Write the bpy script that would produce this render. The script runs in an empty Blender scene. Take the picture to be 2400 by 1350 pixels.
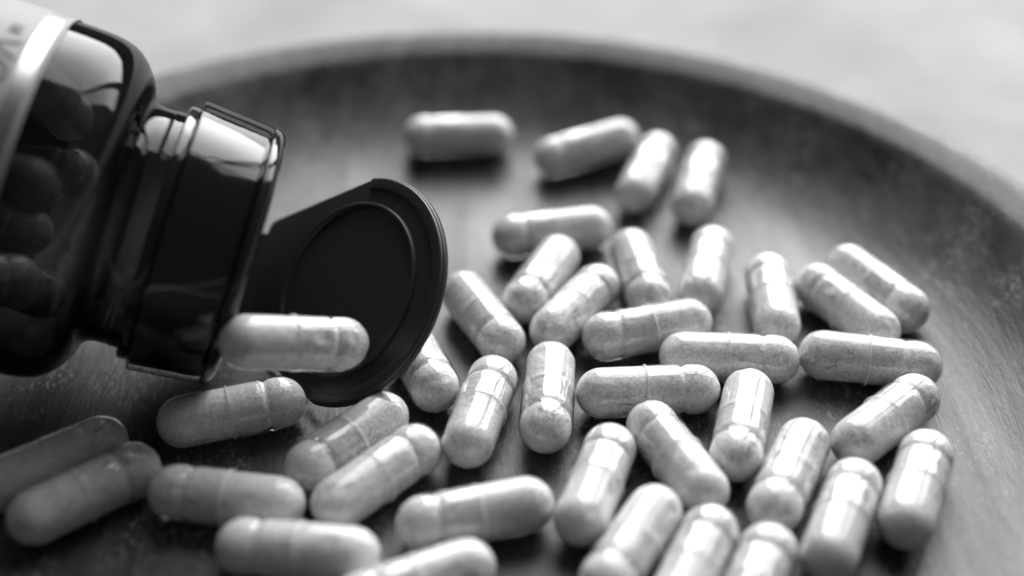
import bpy, bmesh, math, random
from mathutils import Vector, Matrix, noise

MM = 0.001
scene = bpy.context.scene
COL = scene.collection
random.seed(7)

# ---------------------------------------------------------------- camera, lamps, exposure
cam_data = bpy.data.cameras.new("camera")
cam = bpy.data.objects.new("camera", cam_data)
COL.objects.link(cam)
scene.camera = cam
cam.location = (0, 0, 124.9 * MM)
cam.matrix_world = (Matrix.Translation((0, 0, 124.9 * MM)) @ Matrix.Rotation(math.radians(54.0), 4, 'X')
                    @ Matrix.Rotation(math.radians(0.55), 4, 'Z'))
cam_data.lens = 45.0
cam_data.sensor_width = 36.0
cam_data.clip_start = 0.005
cam_data.clip_end = 20.0
cam_data.dof.use_dof = True
cam_data.dof.focus_distance = 184.5 * MM
cam_data.dof.aperture_fstop = 5.6
cam_data.dof.aperture_blades = 0

world = bpy.data.worlds.new("World")
scene.world = world
world.use_nodes = True
world.node_tree.nodes["Background"].inputs[0].default_value = (0.5, 0.5, 0.5, 1)
world.node_tree.nodes["Background"].inputs[1].default_value = 0.16

scene.view_settings.view_transform = 'Standard'
scene.view_settings.look = 'None'
scene.view_settings.exposure = 0.0
scene.view_settings.gamma = 1.0


PANE_STOPS = [(0.0, 1.0), (0.26, 1.0), (0.45, 0.60), (0.65, 0.42), (0.97, 0.34), (0.985, 0.02), (1.0, 0.02)]


def pane(name, bottom_left, bottom_right, top_left, radiance):
    """A window pane as an area lamp: a parallelogram is squared off to its width and height."""
    bl, br, tl = Vector(bottom_left), Vector(bottom_right), Vector(top_left)
    xa = (br - bl).normalized()
    ya = (tl - bl)
    ya = (ya - xa * ya.dot(xa)).normalized()
    w, h = (br - bl).length, (tl - bl).length
    ld = bpy.data.lights.new(name, 'AREA')
    ld.shape = 'RECTANGLE'
    ld.size, ld.size_y = w, h
    ld.energy = radiance * math.pi * w * h
    # emission shaped to fade upwards, with noise making the upper edge uneven
    ld.use_nodes = True
    nt = ld.node_tree
    em = nt.nodes["Emission"]
    ge = nt.nodes.new('ShaderNodeNewGeometry')
    sp = nt.nodes.new('ShaderNodeSeparateXYZ')
    nt.links.new(ge.outputs['Parametric'], sp.inputs[0])
    nz = nt.nodes.new('ShaderNodeTexNoise')
    nz.noise_dimensions = '1D'
    nz.inputs['Scale'].default_value = 7.0
    nz.inputs['Detail'].default_value = 3.0
    nt.links.new(sp.outputs[0], nz.inputs['W'])
    ma = nt.nodes.new('ShaderNodeMath')
    ma.operation = 'MULTIPLY_ADD'
    ma.inputs[1].default_value = 0.16
    nt.links.new(nz.outputs['Fac'], ma.inputs[0])
    nt.links.new(sp.outputs[1], ma.inputs[2])
    cr = nt.nodes.new('ShaderNodeValToRGB')
    els = cr.color_ramp.elements
    while len(els) < len(PANE_STOPS):
        els.new(0.5)
    for e, (p_, v_) in zip(els, PANE_STOPS):
        e.position = p_
        e.color = (v_, v_, v_, 1)
    nt.links.new(ma.outputs[0], cr.inputs[0])
    nt.links.new(cr.outputs[0], em.inputs['Strength'])
    ob = bpy.data.objects.new(name, ld)
    COL.objects.link(ob)
    mid = bl + (br - bl) / 2 + ya * h / 2
    xa = -xa                               # area lamps shine along -Z, towards the plate
    z = xa.cross(ya)
    m = Matrix((xa, ya, z)).transposed().to_4x4()
    m.translation = mid
    ob.matrix_world = m
    return ob


L_MAIN = 13.0
pane("window_light", (-0.20, 1.02, 0.28), (0.68, 1.02, 0.28), (-0.22, 0.80, 1.95), L_MAIN)
pane("window_light", (0.84, 1.00, 0.30), (1.15, 0.85, 0.30), (0.86, 0.65, 1.95), L_MAIN * 0.6)

# ---------------------------------------------------------------- helpers


def link(name, me, mat=None, parent=None):
    ob = bpy.data.objects.new(name, me)
    COL.objects.link(ob)
    if mat is not None and not me.materials:
        me.materials.append(mat)
    if parent is not None:
        ob.parent = parent
    return ob


def empty(name, mat, label, cat, group=None, parent=None):
    ob = bpy.data.objects.new(name, None)
    COL.objects.link(ob)
    ob.empty_display_size = 0.005
    ob.matrix_world = mat
    if label:
        ob["label"] = label
        ob["category"] = cat
    if group:
        ob["group"] = group
    return ob


def lathe(name, profile, seg=96, disp=None, smooth=True, closed=False):
    """Revolve (radius, z) points in mm round Z; radius 0 makes a pole."""
    bm = bmesh.new()
    rings = []
    for r, z in profile:
        if r < 1e-6:
            rings.append([bm.verts.new((0, 0, z * MM))])
        else:
            ring = []
            for i in range(seg):
                t = 2 * math.pi * i / seg
                rr = r
                if disp:
                    rr = r + disp(r, z, t)
                ring.append(bm.verts.new((rr * math.cos(t) * MM, rr * math.sin(t) * MM, z * MM)))
            rings.append(ring)
    n = len(rings)
    for k in range(n if closed else n - 1):
        a, b = rings[k], rings[(k + 1) % n]
        for i in range(seg):
            j = (i + 1) % seg
            if len(a) == 1 and len(b) == 1:
                continue
            if len(a) == 1:
                bm.faces.new((a[0], b[j], b[i]))
            elif len(b) == 1:
                bm.faces.new((a[i], a[j], b[0]))
            else:
                bm.faces.new((a[i], a[j], b[j], b[i]))
    bmesh.ops.recalc_face_normals(bm, faces=bm.faces)
    me = bpy.data.meshes.new(name)
    bm.to_mesh(me)
    bm.free()
    if smooth:
        for p in me.polygons:
            p.use_smooth = True
    return me


def arc(cx, cz, r, a0, a1, n):
    """profile points (radius, z) on an arc, angles in degrees from the radius axis"""
    return [(cx + r * math.cos(math.radians(a0 + (a1 - a0) * i / n)),
             cz + r * math.sin(math.radians(a0 + (a1 - a0) * i / n))) for i in range(n + 1)]


def outline_solid(name, pts, z0, z1, bevel=0.0, smooth_deg=40):
    """Extrude a closed plan outline (mm) from z0 to z1, with an optional bevel."""
    bm = bmesh.new()
    vs = [bm.verts.new((x * MM, y * MM, z0 * MM)) for x, y in pts]
    f = bm.faces.new(vs)
    r = bmesh.ops.extrude_face_region(bm, geom=[f])
    up = [v for v in r['geom'] if isinstance(v, bmesh.types.BMVert)]
    bmesh.ops.translate(bm, verts=up, vec=(0, 0, (z1 - z0) * MM))
    bmesh.ops.recalc_face_normals(bm, faces=bm.faces)
    if bevel > 0:
        es = [e for e in bm.edges if len(e.link_faces) == 2 and any(len(fc.verts) > 4 for fc in e.link_faces)]
        bmesh.ops.bevel(bm, geom=es, offset=bevel * MM, segments=4, profile=0.5, affect='EDGES')
    me = bpy.data.meshes.new(name)
    bm.to_mesh(me)
    bm.free()
    for p in me.polygons:
        p.use_smooth = True
    me.set_sharp_from_angle(angle=math.radians(smooth_deg))
    return me


def strip_solid(name, inner, outer, z0, z1, bevel=0.25):
    """A raised band between two matching open polylines (mm)."""
    bm = bmesh.new()
    n = len(inner)
    vi = [bm.verts.new((x * MM, y * MM, z0 * MM)) for x, y in inner]
    vo = [bm.verts.new((x * MM, y * MM, z0 * MM)) for x, y in outer]
    ti = [bm.verts.new((x * MM, y * MM, z1 * MM)) for x, y in inner]
    to = [bm.verts.new((x * MM, y * MM, z1 * MM)) for x, y in outer]
    for i in range(n - 1):
        bm.faces.new((ti[i], ti[i + 1], to[i + 1], to[i]))
        bm.faces.new((vi[i], vi[i + 1], vo[i + 1], vo[i]))
        bm.faces.new((vi[i], vi[i + 1], ti[i + 1], ti[i]))
        bm.faces.new((vo[i], vo[i + 1], to[i + 1], to[i]))
    bm.faces.new((vi[0], vo[0], to[0], ti[0]))
    bm.faces.new((vi[-1], vo[-1], to[-1], ti[-1]))
    bmesh.ops.recalc_face_normals(bm, faces=bm.faces)
    tops = set(ti + to)
    es = [e for e in bm.edges if e.calc_face_angle(0) > 0.9 and e.verts[0] in tops and e.verts[1] in tops]
    bmesh.ops.bevel(bm, geom=es, offset=bevel * MM, segments=3, profile=0.5, affect='EDGES')
    me = bpy.data.meshes.new(name)
    bm.to_mesh(me)
    bm.free()
    for p in me.polygons:
        p.use_smooth = True
    me.set_sharp_from_angle(angle=math.radians(45))
    return me


# ---------------------------------------------------------------- materials
class NT:
    def __init__(self, name):
        self.m = bpy.data.materials.new(name)
        self.m.use_nodes = True
        self.t = self.m.node_tree
        self.t.nodes.clear()
        self.out = self.n('ShaderNodeOutputMaterial')

    def n(self, kind, **kw):
        nd = self.t.nodes.new(kind)
        for k, v in kw.items():
            if k.startswith('_'):
                setattr(nd, k[1:], v)
            else:
                key = k.replace('__', ' ')
                s = nd.inputs[key] if key in nd.inputs else nd.inputs[int(key[1:])]
                s.default_value = v
        return nd

    def l(self, a, b):
        self.t.links.new(a, b)

    def math(self, op, a, b=None, c=None):
        nd = self.t.nodes.new('ShaderNodeMath')
        nd.operation = op
        for i, v in enumerate((a, b, c)):
            if v is None:
                continue
            if isinstance(v, (int, float)):
                nd.inputs[i].default_value = v
            else:
                self.l(v, nd.inputs[i])
        return nd.outputs[0]

    def noise(self, vec, scale, detail=4, rough=0.55, dist=0.0):
        nd = self.n('ShaderNodeTexNoise')
        nd.inputs['Scale'].default_value = scale
        nd.inputs['Detail'].default_value = detail
        nd.inputs['Roughness'].default_value = rough
        nd.inputs['Distortion'].default_value = dist
        if vec is not None:
            self.l(vec, nd.inputs['Vector'])
        return nd.outputs['Fac']

    def ramp(self, fac, stops, interp='LINEAR'):
        nd = self.t.nodes.new('ShaderNodeValToRGB')
        cr = nd.color_ramp
        cr.interpolation = interp
        while len(cr.elements) < len(stops):
            cr.elements.new(0.5)
        for e, (p, v) in zip(cr.elements, stops):
            e.position = p
            e.color = (v, v, v, 1)
        self.l(fac, nd.inputs[0])
        return nd.outputs[0]

    def mapping(self, src, scale=(1, 1, 1), loc=None, rot=(0, 0, 0)):
        nd = self.t.nodes.new('ShaderNodeMapping')
        nd.inputs['Scale'].default_value = scale
        nd.inputs['Rotation'].default_value = rot
        self.l(src, nd.inputs['Vector'])
        if loc is not None:
            self.l(loc, nd.inputs['Location'])
        return nd.outputs[0]

    def bump(self, height, dist, strength=1.0):
        nd = self.t.nodes.new('ShaderNodeBump')
        nd.inputs['Distance'].default_value = dist
        nd.inputs['Strength'].default_value = strength
        self.l(height, nd.inputs['Height'])
        return nd.outputs[0]


def grey(v):
    return (v, v, v, 1)


def mat_plastic(name, col, rough, bump=0.0, scale=300, coat=0.0, spec=0.5, dust=0.0):
    k = NT(name)
    p = k.n('ShaderNodeBsdfPrincipled')
    p.inputs['Base Color'].default_value = grey(col)
    p.inputs['Roughness'].default_value = rough
    p.inputs['Specular IOR Level'].default_value = spec
    p.inputs['Coat Weight'].default_value = coat
    p.inputs['Coat Roughness'].default_value = 0.05
    tc = k.n('ShaderNodeTexCoord').outputs['Object']
    if bump:
        k.l(k.bump(k.noise(tc, scale, 4), bump), p.inputs['Normal'])
    if dust:
        v = k.n('ShaderNodeTexVoronoi')
        v.inputs['Scale'].default_value = 260
        k.l(tc, v.inputs['Vector'])
        d = k.math('LESS_THAN', v.outputs['Distance'], 0.045)
        sel = k.math('GREATER_THAN', k.noise(tc, 120, 1), 0.5)
        m = k.math('MULTIPLY', d, sel)
        k.l(k.math('MULTIPLY_ADD', m, dust, col), p.inputs['Base Color'])
    k.l(p.outputs[0], k.out.inputs['Surface'])
    return k.m


def mat_shell(name, tint, rough, ior, body=None, bump=None, boost=1.0):
    """Thin clear or tinted plastic wall: what passes through is darkened more where the wall is seen edge-on."""
    k = NT(name)
    f0 = ((ior - 1) / (ior + 1)) ** 2
    lf = k.n('ShaderNodeLayerWeight')
    lf.inputs['Blend'].default_value = 0.5
    fres = k.math('MULTIPLY_ADD', k.math('POWER', lf.outputs['Facing'], 5.0), 1.0 - f0, f0)   # same from both sides of a thin wall
    gl = k.n('ShaderNodeBsdfAnisotropic')
    gl.inputs['Roughness'].default_value = rough
    gl.inputs['Color'].default_value = grey(1.0)
    tr = k.n('ShaderNodeBsdfTransparent')
    lw = k.n('ShaderNodeLayerWeight')
    lw.inputs['Blend'].default_value = 0.5
    cosv = k.math('MAXIMUM', k.math('SUBTRACT', 1.0, lw.outputs['Facing']), 0.12)
    k.l(k.math('POWER', tint, k.math('DIVIDE', 1.0, cosv)), tr.inputs['Color'])
    under = tr.outputs[0]
    if body:
        df = k.n('ShaderNodeBsdfDiffuse')
        df.inputs['Color'].default_value = grey(body[0])
        mx = k.n('ShaderNodeMixShader')
        mx.inputs[0].default_value = body[1]
        k.l(under, mx.inputs[1])
        k.l(df.outputs[0], mx.inputs[2])
        under = mx.outputs[0]
    mx = k.n('ShaderNodeMixShader')
    k.l(k.math('MINIMUM', k.math('MULTIPLY', fres, boost), 1.0), mx.inputs[0])
    k.l(under, mx.inputs[1])
    k.l(gl.outputs[0], mx.inputs[2])
    if bump:
        tc = k.n('ShaderNodeTexCoord').outputs['Object']
        oi = k.n('ShaderNodeObjectInfo')
        off = k.n('ShaderNodeCombineXYZ')
        k.l(k.math('MULTIPLY', oi.outputs['Random'], 3.0), off.inputs[0])
        b = k.bump(k.noise(k.mapping(tc, loc=off.outputs[0]), bump[1], 2), bump[0])
        k.l(b, gl.inputs['Normal'])
        k.l(b, lf.inputs['Normal'])
    k.l(mx.outputs[0], k.out.inputs['Surface'])
    return k.m


def mat_powder():
    k = NT("herbal_powder")
    tc = k.n('ShaderNodeTexCoord').outputs['Object']
    oi = k.n('ShaderNodeObjectInfo')
    off = k.n('ShaderNodeCombineXYZ')
    k.l(k.math('MULTIPLY', oi.outputs['Random'], 5.0), off.inputs[0])
    k.l(k.math('MULTIPLY', oi.outputs['Random'], 3.1), off.inputs[2])
    v = k.mapping(tc, loc=off.outputs[0])
    vs = k.mapping(tc, scale=(1, 1, 0.55), loc=off.outputs[0])
    fine = k.noise(v, 2300, 4, 0.85)
    mid = k.noise(v, 1500, 4, 0.65, 0.6)
    big = k.noise(vs, 330, 3, 0.5, 0.5)
    # cracks: thin valleys of a distorted noise, only in some areas
    cr = k.noise(vs, 360, 5, 0.62, 1.2)
    crack = k.ramp(k.math('ABSOLUTE', k.math('SUBTRACT', cr, 0.5)), [(0.0, 0.9), (0.008, 0.6), (0.02, 0.0)])
    area = k.ramp(k.noise(vs, 190, 2), [(0.55, 0.0), (0.66, 1.0)])
    crack = k.math('MULTIPLY', crack, area)
    patch = k.ramp(k.noise(vs, 420, 4, 0.6, 0.9), [(0.56, 0.0), (0.66, 1.0)])
    base = k.math('MULTIPLY_ADD', k.ramp(fine, [(0.34, 0.0), (0.66, 1.0)]), 0.36, 0.43)
    base = k.math('MULTIPLY_ADD', k.ramp(mid, [(0.36, 0.0), (0.64, 1.0)]), 0.14, base)
    base = k.math('MULTIPLY_ADD', big, 0.10, base)
    base = k.math('SUBTRACT', base, k.math('MULTIPLY', patch, 0.07))
    base = k.math('MULTIPLY', base, k.math('SUBTRACT', 1.0, k.math('MULTIPLY', crack, 0.55)))
    tone = k.math('MULTIPLY_ADD', oi.outputs['Random'], 0.14, 0.90)
    base = k.math('MULTIPLY', base, tone)
    p = k.n('ShaderNodeBsdfPrincipled')
    p.inputs['Roughness'].default_value = 0.85
    p.inputs['Specular IOR Level'].default_value = 0.2
    p.inputs['Subsurface Weight'].default_value = 0.38
    p.inputs['Subsurface Radius'].default_value = (1, 1, 1)
    p.inputs['Subsurface Scale'].default_value = 0.0028
    k.l(base, p.inputs['Base Color'])
    hgt = k.math('ADD', k.math('MULTIPLY', fine, 0.8), k.math('MULTIPLY', mid, 0.8))
    hgt = k.math('SUBTRACT', hgt, k.math('MULTIPLY', crack, 1.2))
    k.l(k.bump(hgt, 0.00022), p.inputs['Normal'])
    k.l(p.outputs[0], k.out.inputs['Surface'])
    return k.m


def mat_plate():
    k = NT("dark_turned_wood")
    tc = k.n('ShaderNodeTexCoord').outputs['Object']
    # straight grain running from lower left to upper right, plus turning marks that follow the circle
    g = k.mapping(tc, scale=(1, 0.16, 1), rot=(0, 0, math.radians(38)))
    grain = k.noise(g, 420, 5, 0.62, 0.4)
    fine = k.noise(g, 2600, 4, 0.7, 0.3)
    speck = k.noise(k.mapping(tc, scale=(1, 0.5, 1), rot=(0, 0, math.radians(60))), 1500, 5, 0.75, 0.6)
    blot = k.noise(tc, 95, 4, 0.6, 0.3)
    sep = k.n('ShaderNodeSeparateXYZ')
    k.l(tc, sep.inputs[0])
    rr = k.math('SQRT', k.math('ADD', k.math('MULTIPLY', sep.outputs[0], sep.outputs[0]),
                               k.math('MULTIPLY', sep.outputs[1], sep.outputs[1])))
    ringv = k.n('ShaderNodeCombineXYZ')
    k.l(rr, ringv.inputs[0])
    rings = k.noise(ringv.outputs[0], 900, 3, 0.6)
    broad = k.noise(k.mapping(tc, scale=(1, 0.14, 1), rot=(0, 0, math.radians(38))), 120, 4, 0.6, 0.5)
    wear = k.math('MULTIPLY', k.ramp(speck, [(0.525, 0.0), (0.58, 1.0)]), k.ramp(blot, [(0.46, 0.02), (0.60, 1.0)]))
    col = k.math('MULTIPLY_ADD', k.ramp(grain, [(0.35, 0.0), (0.65, 1.0)]), 0.035, 0.010)
    col = k.math('MULTIPLY_ADD', wear, 0.16, col)
    col = k.math('MULTIPLY_ADD', k.ramp(broad, [(0.36, 0.0), (0.64, 1.0)]), 0.03, col)
    col = k.math('MULTIPLY', col, k.math('MULTIPLY_ADD', rings, 0.5, 0.75))
    p = k.n('ShaderNodeBsdfPrincipled')
    k.l(col, p.inputs['Base Color'])
    rg_ = k.math('ADD', k.math('MULTIPLY_ADD', speck, 0.30, 0.15), k.math('MULTIPLY', blot, 0.12))
    k.l(k.math('ADD', rg_, k.math('MULTIPLY', k.ramp(broad, [(0.36, 0.0), (0.64, 1.0)]), 0.14)), p.inputs['Roughness'])
    p.inputs['Specular IOR Level'].default_value = 0.50
    h = k.math('ADD', k.math('MULTIPLY', fine, 0.5), k.math('MULTIPLY', speck, 0.5))
    h = k.math('ADD', h, k.math('MULTIPLY', rings, 0.6))
    h = k.math('ADD', h, k.math('MULTIPLY', grain, 0.8))
    h = k.math('ADD', h, k.math('MULTIPLY', broad, 1.6))
    k.l(k.bump(h, 0.00009), p.inputs['Normal'])
    k.l(p.outputs[0], k.out.inputs['Surface'])
    return k.m


def mat_table():
    k = NT("pale_table_top")
    tc = k.n('ShaderNodeTexCoord').outputs['Object']
    a = k.noise(tc, 22, 5, 0.6, 0.4)
    b = k.noise(tc, 120, 4, 0.6)
    col = k.math('MULTIPLY_ADD', a, 0.34, 0.21)
    col = k.math('MULTIPLY_ADD', b, 0.06, col)
    p = k.n('ShaderNodeBsdfPrincipled')
    k.l(col, p.inputs['Base Color'])
    p.inputs['Roughness'].default_value = 0.95
    p.inputs['Specular IOR Level'].default_value = 0.08
    k.l(k.bump(b, 0.0004), p.inputs['Normal'])
    k.l(p.outputs[0], k.out.inputs['Surface'])
    return k.m


def mat_label(name, col, metal, rough, aniso=False):
    k = NT(name)
    p = k.n('ShaderNodeBsdfPrincipled')
    p.inputs['Base Color'].default_value = grey(col)
    p.inputs['Metallic'].default_value = metal
    p.inputs['Roughness'].default_value = rough
    tc = k.n('ShaderNodeTexCoord').outputs['Object']
    k.l(k.bump(k.noise(tc, 700, 3), 0.00002), p.inputs['Normal'])
    k.l(p.outputs[0], k.out.inputs['Surface'])
    return k.m


M_CAPSULE = mat_shell("clear_gelatin", 1.0, 0.035, 1.48, bump=(0.000012, 260), boost=1.2)
M_CAPSULE_CAP = mat_shell("clear_gelatin_outer", 1.0, 0.03, 1.50, bump=(0.000010, 240), boost=1.35)
M_CAPSULE_EDGE = mat_shell("milky_cut_edge", 0.98, 0.1, 1.5, body=(0.9, 0.8))
M_POWDER = mat_powder()
M_PLATE = mat_plate()
M_TABLE = mat_table()
M_BOTTLE = mat_shell("smoked_bottle_plastic", 0.30, 0.012, 1.56, body=(0.012, 0.12), bump=(0.0002, 22), boost=0.55)
M_CAPSHELL = mat_shell("clear_overcap_plastic", 0.86, 0.012, 1.56, bump=(0.0002, 30), boost=0.45)
M_DARK = mat_plastic("black_cap_plastic", 0.012, 0.10, bump=0.00004, scale=120, dust=0.18)
M_LID = mat_plastic("black_lid_plastic", 0.035, 0.36, bump=0.00006, scale=160, dust=0.12, spec=0.4)
M_LABEL = mat_label("white_label_paper", 0.30, 0.0, 0.6)
M_FOIL = mat_label("silver_label_foil", 0.38, 1.0, 0.33)
M_INK = mat_plastic("grey_label_ink", 0.10, 0.6)

# ---------------------------------------------------------------- table and plate
bm = bmesh.new()
N = 24
for i in range(N + 1):
    for j in range(N + 1):
        bm.verts.new(((-1.2 + 2.4 * i / N), (-0.5 + 2.2 * j / N), -0.006))
bm.verts.ensure_lookup_table()
for i in range(N):
    for j in range(N):
        bm.faces.new([bm.verts[q] for q in (i * (N + 1) + j, (i + 1) * (N + 1) + j, (i + 1) * (N + 1) + j + 1, i * (N + 1) + j + 1)])
r = bmesh.ops.extrude_face_region(bm, geom=bm.faces[:])
bmesh.ops.translate(bm, verts=[v for v in r['geom'] if isinstance(v, bmesh.types.BMVert)], vec=(0, 0, -0.03))
bmesh.ops.recalc_face_normals(bm, faces=bm.faces)
me = bpy.data.meshes.new("table_top")
bm.to_mesh(me)
bm.free()
table = link("table_top", me, M_TABLE)
table["kind"] = "structure"
table["label"] = "pale mottled table top under the dark plate"

PX, PY = -5.6, 142.2


def plate_z(r):
    return 0.0 if r < 66 else 12.6 * min((r - 66) / 26.0, 1.0) ** 2.1


prof = [(0.0, 0.0)]
for r_ in (10, 20, 30, 40, 50, 60, 66):
    prof.append((float(r_), 0.0))
for i in range(1, 27):
    r_ = 66 + i * 1.0
    prof.append((r_, plate_z(r_)))
prof += [(92.6, 12.95), (93.4, 13.3), (94.4, 13.72), (95.5, 14.18), (96.5, 14.55), (97.3, 14.78), (98.0, 14.8), (98.6, 14.55), (99.1, 14.0), (99.4, 13.2)]
prof += [(99.6, 12.6), (99.2, 11.0), (97.5, 7.5), (93.0, 2.5), (86.0, -2.0), (78.0, -4.6), (72.0, -5.9), (0.0, -5.9)]


def plate_disp(r, z, t):
    return 0.25 * noise.noise(Vector((math.cos(t) * 2.2, math.sin(t) * 2.2, z * 0.05))) if r > 80 else 0.0


plate_me = lathe("wooden_plate", prof, seg=256, disp=plate_disp)
plate = link("wooden_plate", plate_me, M_PLATE)
plate.location = (PX * MM, PY * MM, 0)
plate["label"] = "large round dark wooden plate with a raised rim, holding the spilled capsules"
plate["category"] = "plate"

# ---------------------------------------------------------------- capsules
# local frame: Z along the capsule, origin in its middle, cap at +Z; half distance between dome centres 6.8 mm
HB = 6.8
RB, RC = 3.74, 3.88


def dome(r, z0, sign, n=12, flat=1.0):
    return [(r * math.cos(math.radians(90 * i / n)), z0 + sign * r * flat * math.sin(math.radians(90 * i / n))) for i in range(n + 1)]


body_prof = list(reversed([(x if x > 1e-3 else 0.0, z) for x, z in dome(RB, -HB, -1)]))
body_prof += [(RB, -5.0), (RB, -3.0), (RB, -1.0), (RB, 1.5), (RB, 3.2), (RB - 0.02, 3.9), (RB - 0.12, 4.2)]
# the cap: thick open edge, a snap ring near its dome
cap_prof = [(RB + 0.02, -0.35), (RC - 0.01, -0.40), (RC + 0.04, -0.33), (RC + 0.05, -0.18), (RC + 0.01, 0.05), (RC, 2.0), (RC, 4.15), (RC - 0.02, 4.45),
            (RC - 0.09, 4.74), (RC - 0.14, 4.88), (RC - 0.09, 5.02), (RC - 0.03, 5.4), (RC - 0.01, 5.7), (RC - 0.01, 6.1)]
cap_prof += [(x if x > 1e-3 else 0.0, z) for x, z in dome(RC - 0.01, HB + 0.02, 1)]
ME_BODY = lathe("capsule_body", body_prof, 64)
ME_BODY.materials.append(M_CAPSULE)
ME_CAP = lathe("capsule_cap", cap_prof, 64)
ME_CAP.materials.append(M_CAPSULE_CAP)
ME_CAP.materials.append(M_CAPSULE_EDGE)
for p in ME_CAP.polygons:                      # the cut edge of the cap is milky
    if p.center.z < -0.10 * MM:
        p.material_index = 1


def powder_mesh(seed):
    rp = 3.675
    pr = [(x if x > 1e-3 else 0.0, z) for x, z in reversed(dome(rp, -HB + 0.05, -1, 16))]
    zz = -HB + 0.4
    while zz < 4.2:
        pr.append((rp, zz))
        zz += 0.42
    pr += [(rp - 0.03, 4.4), (rp - 0.34, 4.75), (rp - 0.44, 5.0), (rp - 0.30, 5.3), (rp - 0.05, 5.7), (rp - 0.02, 6.2), (rp - 0.02, HB)]
    pr += [(x if x > 1e-3 else 0.0, z) for x, z in dome(rp - 0.02, HB + 0.05, 1, 16)][1:]

    def dsp(r, z, t):
        if r < 0.6:
            return 0.0
        q = Vector((r * math.cos(t), r * math.sin(t), z)) + Vector((seed * 17.3, seed * 5.1, 0))
        v = noise.noise(q * 0.55) * 0.05 + noise.noise(q * 1.6) * 0.035
        hollow = noise.noise(q * 0.42 + Vector((9, 0, 0)))
        if hollow > 0.36:
            v -= (hollow - 0.36) * 0.8
        return min(v - 0.03, 0.02)
    m = lathe("powder_fill", pr, 72, disp=dsp)
    m.materials.append(M_POWDER)
    return m


POWDERS = [powder_mesh(s) for s in range(6)]


def place_capsule(b, c, label, group, idx, spin):
    """b: dome centre of the body end, c: dome centre of the cap end, in mm"""
    b, c = Vector(b), Vector(c)
    z = (c - b).normalized()
    x = Vector((0, 0, 1)).cross(z)
    x.normalize()
    y = z.cross(x)
    m = Matrix((x, y, z)).transposed().to_4x4() @ Matrix.Rotation(spin, 4, 'Z')
    m.translation = (b + c) * 0.5 * MM
    root = empty("capsule", m, label, "capsule", group)
    link("powder_fill", POWDERS[idx % 6], None, root)
    link("capsule_body", ME_BODY, None, root)
    cp = link("capsule_cap", ME_CAP, None, root)
    cp.location.z = random.uniform(-0.22, 0.10) * MM       # how far the two halves are pushed together
    cp.scale = (1.0, 1.0, random.uniform(0.985, 1.01))
    return root


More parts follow.
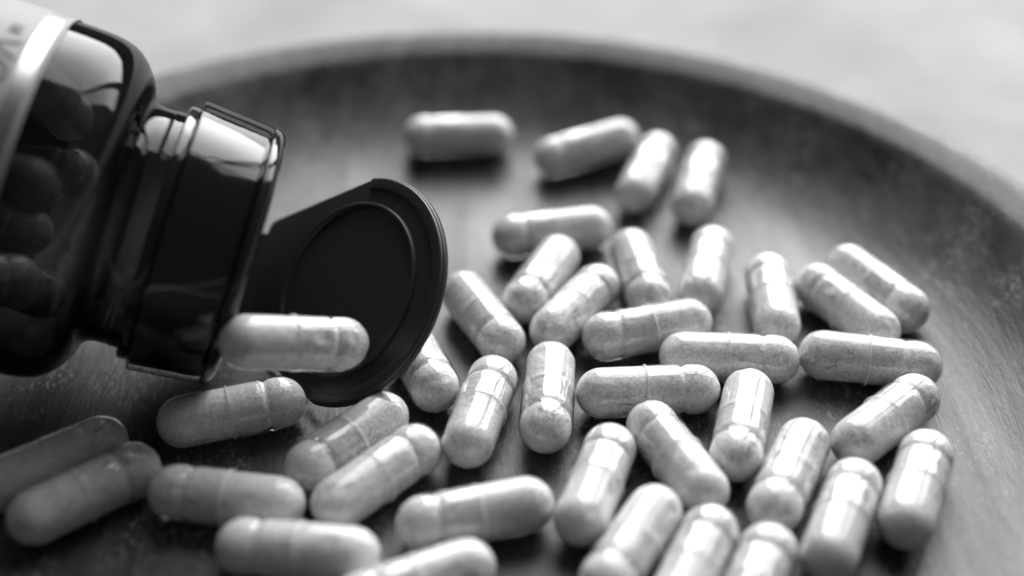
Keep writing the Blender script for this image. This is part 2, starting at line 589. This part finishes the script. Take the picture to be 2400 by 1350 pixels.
SPILLED = [
    (-3.66, 215.14, 4.85, -17.24, 214.30, 4.86, 'blurred white capsule lying crosswise at the far side, alone right of the bottle'),
    (20.19, 212.95, 5.48, 7.49, 208.33, 3.95, 'blurred capsule lying crosswise, second of the far row, its right end near an upright one'),
    (21.98, 195.78, 3.98, 26.82, 208.43, 5.17, 'blurred pale capsule of the far row, pointing away, beside a crosswise one'),
    (31.65, 191.93, 3.98, 35.45, 204.90, 5.50, 'blurred pale capsule at the right end of the far row, pointing away from the viewer'),
    (13.53, 184.52, 3.92, 0.25, 181.60, 3.92, 'out of focus crosswise capsule partly behind a slanting one, below the far row'),
    (7.58, 175.43, 3.92, 2.08, 162.99, 3.92, 'soft white slanting capsule whose upper end hides part of the blurred crosswise capsule'),
    (6.39, 155.64, 3.92, 13.72, 167.10, 3.92, 'soft slanting capsule, nearer of a parallel pair, its low end above the cracked crosswise trio'),
    (20.08, 177.72, 3.92, 21.89, 164.24, 3.92, "soft capsule leaning left with its lower end behind the crosswise capsule's right half"),
    (30.14, 165.60, 3.92, 33.68, 178.73, 3.92, 'very bright out of focus capsule standing alone, pointing away, right of the left leaning one'),
    (-7.58, 164.90, 3.92, -1.51, 152.73, 3.92, 'soft capsule leaning left just beyond the black flip lid, with blotched rounded lower end'),
    (41.10, 157.25, 3.92, 41.85, 170.83, 3.92, 'upright capsule with dark blotches in its upper half, behind two long crosswise ones'),
    (56.33, 156.27, 3.92, 49.30, 167.91, 3.92, 'slanting capsule with crumbled dark powder along its edge, nearer of a parallel pair'),
    (55.37, 173.37, 4.04, 62.02, 161.52, 4.28, 'smooth slanting capsule at the far right of the pile, behind another slanting the same way'),
    (27.50, 157.97, 3.92, 14.45, 154.15, 3.92, 'crosswise capsule rising to the right, blotched cap at its left end'),
    (25.80, 149.57, 3.92, 39.39, 148.98, 3.92, 'smooth crosswise capsule whose right end touches the one with long cracks'),
    (46.89, 150.22, 3.92, 60.28, 147.86, 3.92, 'crosswise capsule with long dark cracks in its powder, at the right edge of the pile'),
    (13.04, 140.91, 3.92, 26.60, 141.94, 3.92, 'sharp crosswise capsule with fine cracks, lying right of an upright one in focus'),
    (34.38, 141.20, 3.92, 30.75, 128.09, 3.92, 'pale capsule with blotched end facing the viewer, below the smooth crosswise capsule'),
    (25.39, 121.40, 3.92, 19.84, 133.82, 3.92, 'capsule leaning left with dark veined powder patches, below the sharp crosswise capsule'),
    (40.39, 130.58, 3.92, 34.48, 118.33, 3.92, 'bright capsule with plain cap nearest, between a blotch-ended and a striped slanting one'),
    (47.97, 131.11, 3.92, 58.02, 140.27, 3.92, 'striped shiny capsule slanting up to the right, its cap under the cracked crosswise capsule'),
    (51.04, 116.06, 3.92, 56.78, 128.39, 3.92, "bright capsule at the pile's lower right edge beside bare plate, dark rounded end nearest"),
    (40.01, 110.23, 3.92, 45.69, 122.59, 3.92, "bright capsule reaching the lower frame edge, left neighbour of the pile's lower right corner capsule"),
    (18.77, 117.34, 3.92, 12.04, 105.52, 3.92, 'blurred slanting capsule at the lower frame edge, its cap end cut off by it'),
    (19.69, 101.50, 3.92, 25.49, 113.80, 3.92, 'blurred bright capsule with ringed cap up, between two others cut by the frame'),
    (26.88, 98.34, 3.92, 32.44, 110.75, 3.92, 'blurred capsule cut off most by the lower frame edge, only its dome showing'),
    (-5.84, 130.28, 3.92, -2.74, 143.52, 3.92, 'sharp capsule with visible middle seam and wide highlight, right of the flip lid'),
    (5.86, 147.02, 3.92, 4.89, 133.45, 3.92, 'sharp upright capsule with grey blotched dome nearest, left of a sharp crosswise one'),
    (9.32, 116.08, 3.92, 13.58, 129.00, 3.92, 'capsule pointing down left with blurred lower end touching the crosswise capsule near the bottom'),
    (2.14, 118.55, 3.92, -10.95, 114.89, 3.92, 'blurred crosswise capsule near the bottom centre, cap to the left, alone on worn dark wood'),
    (-22.35, 118.36, 3.92, -13.21, 128.44, 3.92, 'striped slanting capsule with cap uppermost, nearer of the pair below the flip lid'),
    (-17.96, 135.21, 3.92, -26.80, 124.87, 3.92, "striped capsule just under the black flip lid's edge, farther of the two parallel slanting ones"),
    (-19.63, 109.42, 3.92, -33.17, 110.74, 3.92, 'blurred crosswise capsule at the lower frame edge, bright ring at its left end'),
    (-5.30, 107.61, 3.92, -17.67, 101.96, 3.92, 'blurred capsule whose left half leaves the lower frame edge, below a crosswise one'),
    (-16.32, 154.35, 3.92, -11.13, 141.78, 3.92, "speckled capsule half hidden behind the flip lid's right edge, blotched dome towards the viewer"),
    (-34.79, 132.55, 19.40, -23.55, 137.64, 15.20, "grey capsule resting on the opened black flip lid at the bottle's mouth"),
    (-45.90, 133.85, 3.92, -33.01, 138.16, 3.92, "dark shaded capsule with crumbly powder lying on the plate just below the bottle's cap"),
    (-67.17, 121.30, 3.92, -56.16, 129.29, 3.92, 'dark shaded capsule cut off by the left frame edge, farther of a pair'),
    (-60.93, 115.39, 3.92, -50.50, 124.12, 3.92, 'dark capsule with pitted powder at the lower left, nearer of a pair'),
    (-30.22, 118.08, 3.92, -43.67, 120.10, 3.92, 'grey crosswise capsule with dark powder hollow, its left cap touching a shaded one'),
]
for i, row in enumerate(SPILLED):
    place_capsule(row[0:3], row[3:6], row[6], "spilled powder capsules", i, random.uniform(0, 6.28))

# ---------------------------------------------------------------- bottle
A_ = Vector((0.93603154, 0.01877686, -0.35141483)).normalized()      # towards the cap
H_ = A_.cross(Vector((0, 0, 1))).normalized()                        # level, towards the viewer
U_ = H_.cross(A_)                                                    # up
CAPC = Vector((-39.396, 151.392, 20.175))
BM = Matrix((U_, H_, A_)).transposed().to_4x4()
BM.translation = CAPC * MM
K = 0.9905 * 1.05                                                    # size factor of the outline below
bottle = empty("supplement_bottle", BM, "dark smoked bottle with black flip-top cap lying on its side, spilling capsules",
               "bottle")


def kp(pts):
    return [(r * K, z * K) for r, z in pts]


# outer wall; z = 0 is the front rim of the cap
bp = [(15.2, 0.5), (16.6, 0.3), (16.7, -1.0), (16.7, -9.9), (16.55, -12.5), (16.6, -12.7), (16.6, -12.9), (16.45, -13.1), (16.45, -14.8), (16.7, -15.8), (17.3, -16.5)]
bp += [(18.4, -16.85), (19.3, -17.15), (20.4, -17.8), (21.5, -18.6), (22.5, -19.7), (23.15, -20.8), (23.55, -22.2), (23.75, -23.6), (23.85, -25.2), (23.9, -27.0)]
for i in range(1, 30):
    bp.append((23.9, -27.0 - i * 2.6))
bp += [(23.6, -105.5), (22.8, -107.5), (21.3, -109.0), (19.0, -109.8), (0.0, -109.4)]
body_me = lathe("bottle_body", kp(bp), 160,
                disp=lambda r, z, t: 0.07 * noise.noise(Vector((r * math.cos(t) * 0.06, r * math.sin(t) * 0.06, z * 0.05))))
link("bottle_body", body_me, M_BOTTLE, bottle)
# inner wall of the mouth, dark
# transfer bead and pilfer band on the neck
band = [(16.9, -9.7), (17.55, -9.8), (17.75, -10.1), (17.8, -11.3), (17.65, -11.55), (16.9, -11.6)]


def teeth(r, z, t):
    return 0.10 * noise.noise(Vector((math.cos(t) * 9, math.sin(t) * 9, z)))


link("neck_band", lathe("neck_band", kp(band), 240, disp=teeth, closed=True), M_DARK, bottle)

# cap: clear outer skirt over a black core
sk = [(17.9, -9.85), (18.75, -9.97), (18.95, -9.9), (19.02, -9.6), (18.8, -7.0), (18.6, -4.0), (18.38, -1.0), (18.3, -0.35), (18.15, -0.05), (17.9, 0.02), (17.6, -0.1)]
skirt = link("cap", lathe("cap", kp(sk), 192), M_CAPSHELL, bottle)
core = [(16.9, -9.75), (18.15, -9.75), (18.2, -9.5), (17.95, -6.0), (17.55, -0.9), (17.3, -0.5), (17.2, -0.2)]


def core_disp(r, z, t):
    return 0.05 * noise.noise(Vector((math.cos(t) * 3, math.sin(t) * 3, z * 0.3)))


link("cap_core", lathe("cap_core", kp(core), 192, disp=core_disp), M_DARK, skirt)
# two thin clear beads between skirt and face
bead = [(17.25, 0.05), (17.7, 0.12), (17.85, 0.35), (17.75, 0.62), (17.4, 0.72)]
link("rim_bead", lathe("rim_bead", kp(bead), 192), M_CAPSHELL, skirt)
# black face ring with a rounded shoulder, open mouth in the middle
fr = [(16.0, -6.0), (15.9, 1.2)] + [(15.9, 1.4), (16.1, 1.65), (16.6, 1.75)] + arc(16.6, 0.1, 1.7, 90, 4, 10) + [(18.4, -0.02), (17.5, -0.1)]
link("face_ring", lathe("face_ring", kp(fr), 192), M_DARK, skirt)

# flip lid: own frame, W along the hinge, D outward, N towards its inner side
W_ = Vector((-0.23693217, -0.70472492, -0.66874953)).normalized()
D_ = Vector((0.77302049, -0.55369781, 0.30960952)).normalized()
N_ = W_.cross(D_)
FM = Matrix((W_, D_, N_)).transposed().to_4x4()
FM.translation = Vector((-42.21, 165.425, 6.383)) * MM


def lid_outline(shrink=0.0):
    pts = []
    ra = 17.6 - shrink
    for i in range(61):
        t = math.radians(-4 + 188 * i / 60)
        pts.append((ra * math.cos(t), 23.9 + ra * math.sin(t)))
    s = shrink
    pts += [(-9.9 + s, 3.2), (-9.3 + s, 2.2), (-8.3 + s, 1.8), (8.3 - s, 1.8), (9.3 - s, 2.2), (9.9 - s, 3.2)]
    return pts


lid = link("flip_lid", outline_solid("flip_lid", lid_outline(), -1.1, 0.0, bevel=0.3), M_LID, bottle)
lid.matrix_parent_inverse = Matrix.Identity(4)
lid.matrix_local = BM.inverted() @ FM


def polar(r, a0, a1, n, cy=24.0):
    return [(r * math.cos(math.radians(a0 + (a1 - a0) * i / n)), cy + r * math.sin(math.radians(a0 + (a1 - a0) * i / n))) for i in range(n + 1)]


link("lid_lip", strip_solid("lid_lip", polar(15.5, -6, 186, 64, 23.9), polar(17.4, -6, 186, 64, 23.9), -0.2, 0.5, bevel=0.3), M_LID, lid)
ringp = [(12.6, -0.1), (12.75, 0.4), (12.95, 0.62), (13.3, 0.6), (13.5, 0.4), (13.6, -0.1)]
rg = link("plug_ring", lathe("plug_ring", ringp, 128), M_LID, lid)
rg.location = (0, 22.9 * MM, 0)
# hinge strap between the cap and the lid
link("hinge", outline_solid("hinge", [(-7.5, -1.2), (7.5, -1.2), (7.5, 1.9), (-7.5, 1.9)], -1.0, -0.2, bevel=0.2), M_LID, lid)

# label wrapped round the body


def wrap_band(name, z0, z1, a0, a1, rad, mat, parent, na=96, nz=2, thick=0.12):
    bm = bmesh.new()
    grid = []
    for layer in (0.0, thick):
        g = []
        for j in range(nz + 1):
            row = []
            for i in range(na + 1):
                t = math.radians(a0 + (a1 - a0) * i / na)
                z = z0 + (z1 - z0) * j / nz
                r = rad + layer
                row.append(bm.verts.new((r * math.cos(t) * MM, r * math.sin(t) * MM, z * MM)))
            g.append(row)
        grid.append(g)
    for g in grid:
        for j in range(nz):
            for i in range(na):
                bm.faces.new((g[j][i], g[j][i + 1], g[j + 1][i + 1], g[j + 1][i]))
    a, b = grid
    for i in range(na):
        for j in (0, nz):
            bm.faces.new((a[j][i], a[j][i + 1], b[j][i + 1], b[j][i]))
    for j in range(nz):
        for i in (0, na):
            bm.faces.new((a[j][i], a[j + 1][i], b[j + 1][i], b[j][i]))
    bmesh.ops.recalc_face_normals(bm, faces=bm.faces)
    me = bpy.data.meshes.new(name)
    bm.to_mesh(me)
    bm.free()
    for p in me.polygons:
        p.use_smooth = True
    me.set_sharp_from_angle(angle=math.radians(50))
    return link(name, me, mat, parent)


RBODY = 23.9 * K
LZ = -28.3 * K
label = wrap_band("label", -95 * K, LZ, -150, 170, RBODY + 0.10, M_LABEL, bottle, na=200, nz=1)
wrap_band("foil_band", LZ - 2.9, LZ - 0.8, -149, 169, RBODY + 0.13, M_FOIL, label, na=200, nz=1)


def wrap_text(name, body, size, theta0, ztop, mat, parent):
    """Lettering whose baseline runs round the bottle and whose tops point to the cap."""
    cu = bpy.data.curves.new(name, 'FONT')
    cu.body = body
    cu.size = size * MM
    cu.extrude = 0.00003
    cu.resolution_u = 6
    tmp = bpy.data.objects.new(name, cu)
    COL.objects.link(tmp)
    bpy.context.view_layer.update()
    me = bpy.data.meshes.new_from_object(tmp.evaluated_get(bpy.context.evaluated_depsgraph_get()))
    bpy.data.objects.remove(tmp)
    bm = bmesh.new()
    bm.from_mesh(me)
    bmesh.ops.triangulate(bm, faces=bm.faces)
    bmesh.ops.subdivide_edges(bm, edges=[e for e in bm.edges if e.calc_length() > 0.0012], cuts=3)
    R = (RBODY + 0.30) * MM
    for v in bm.verts:
        x, y, z = v.co
        t = theta0 + x / R
        rr = R + z
        v.co = (rr * math.cos(t), rr * math.sin(t), ztop * MM - size * 0.7 * MM + y)
    bm.to_mesh(me)
    bm.free()
    me.name = name
    me.materials.clear()
    return link(name, me, mat, parent)


wrap_text("large_lettering", "VO", 6.2, math.radians(7.5), -33.0, M_INK, label)
wrap_text("small_lettering", "HI", 2.3, math.radians(0), -33.8, M_INK, label)

# capsules still inside the bottle: a loose pile against its lower side, found by trying places
rnd = random.Random(21)
inside = []


def seg_dist(a, b, c, d):
    best = 1e9
    for i in range(9):
        p = a.lerp(b, i / 8)
        for j in range(9):
            best = min(best, (p - c.lerp(d, j / 8)).length)
    return best


tries = 0
while len(inside) < 22 and tries < 14000:
    tries += 1
    th = rnd.uniform(0, 2 * math.pi)
    rad = 19.0 * math.sqrt(rnd.uniform(0.35, 1))
    mid = Vector((rad * math.cos(th), rad * math.sin(th), rnd.uniform(-62, -30)))
    dv = Vector((rnd.gauss(0, 0.6), rnd.gauss(0, 0.6), rnd.gauss(0, 1))).normalized() * HB
    p, q = mid - dv, mid + dv
    if any(math.hypot(s.x, s.y) > 20.0 or s.z > -25.5 for s in (p, q)):
        continue
    if mid.x > 9.0:
        continue
    if any(seg_dist(p, q, a, b) < 7.7 for a, b in inside):
        continue
    inside.append((p, q))
for i, (p, q) in enumerate(inside):
    place_capsule(BM @ (p * MM) * 1000, BM @ (q * MM) * 1000,
                  "dim capsule still inside the smoked bottle, seen through its wall",
                  "capsules left inside the bottle", i, rnd.uniform(0, 6.28))

# powder dust specks shed on the plate round the capsules
bm = bmesh.new()
rnd = random.Random(5)
for i in range(420):
    row = SPILLED[rnd.randrange(len(SPILLED))]
    t = rnd.uniform(0, 1)
    x = row[0] + (row[3] - row[0]) * t + rnd.gauss(0, 6)
    y = row[1] + (row[4] - row[1]) * t + rnd.gauss(0, 6)
    rr = math.hypot(x - PX, y - PY)
    if rr > 64:
        continue
    s = rnd.uniform(0.03, 0.09) * MM
    r0 = bmesh.ops.create_icosphere(bm, subdivisions=1, radius=s)
    bmesh.ops.translate(bm, verts=r0['verts'], vec=(x * MM, y * MM, s * 0.7))
me = bpy.data.meshes.new("powder_dust")
bm.to_mesh(me)
bm.free()
dust = link("powder_dust", me, M_POWDER)
dust["kind"] = "stuff"
dust["label"] = "fine pale powder dust scattered on the dark plate between the capsules"
dust["category"] = "powder dust"
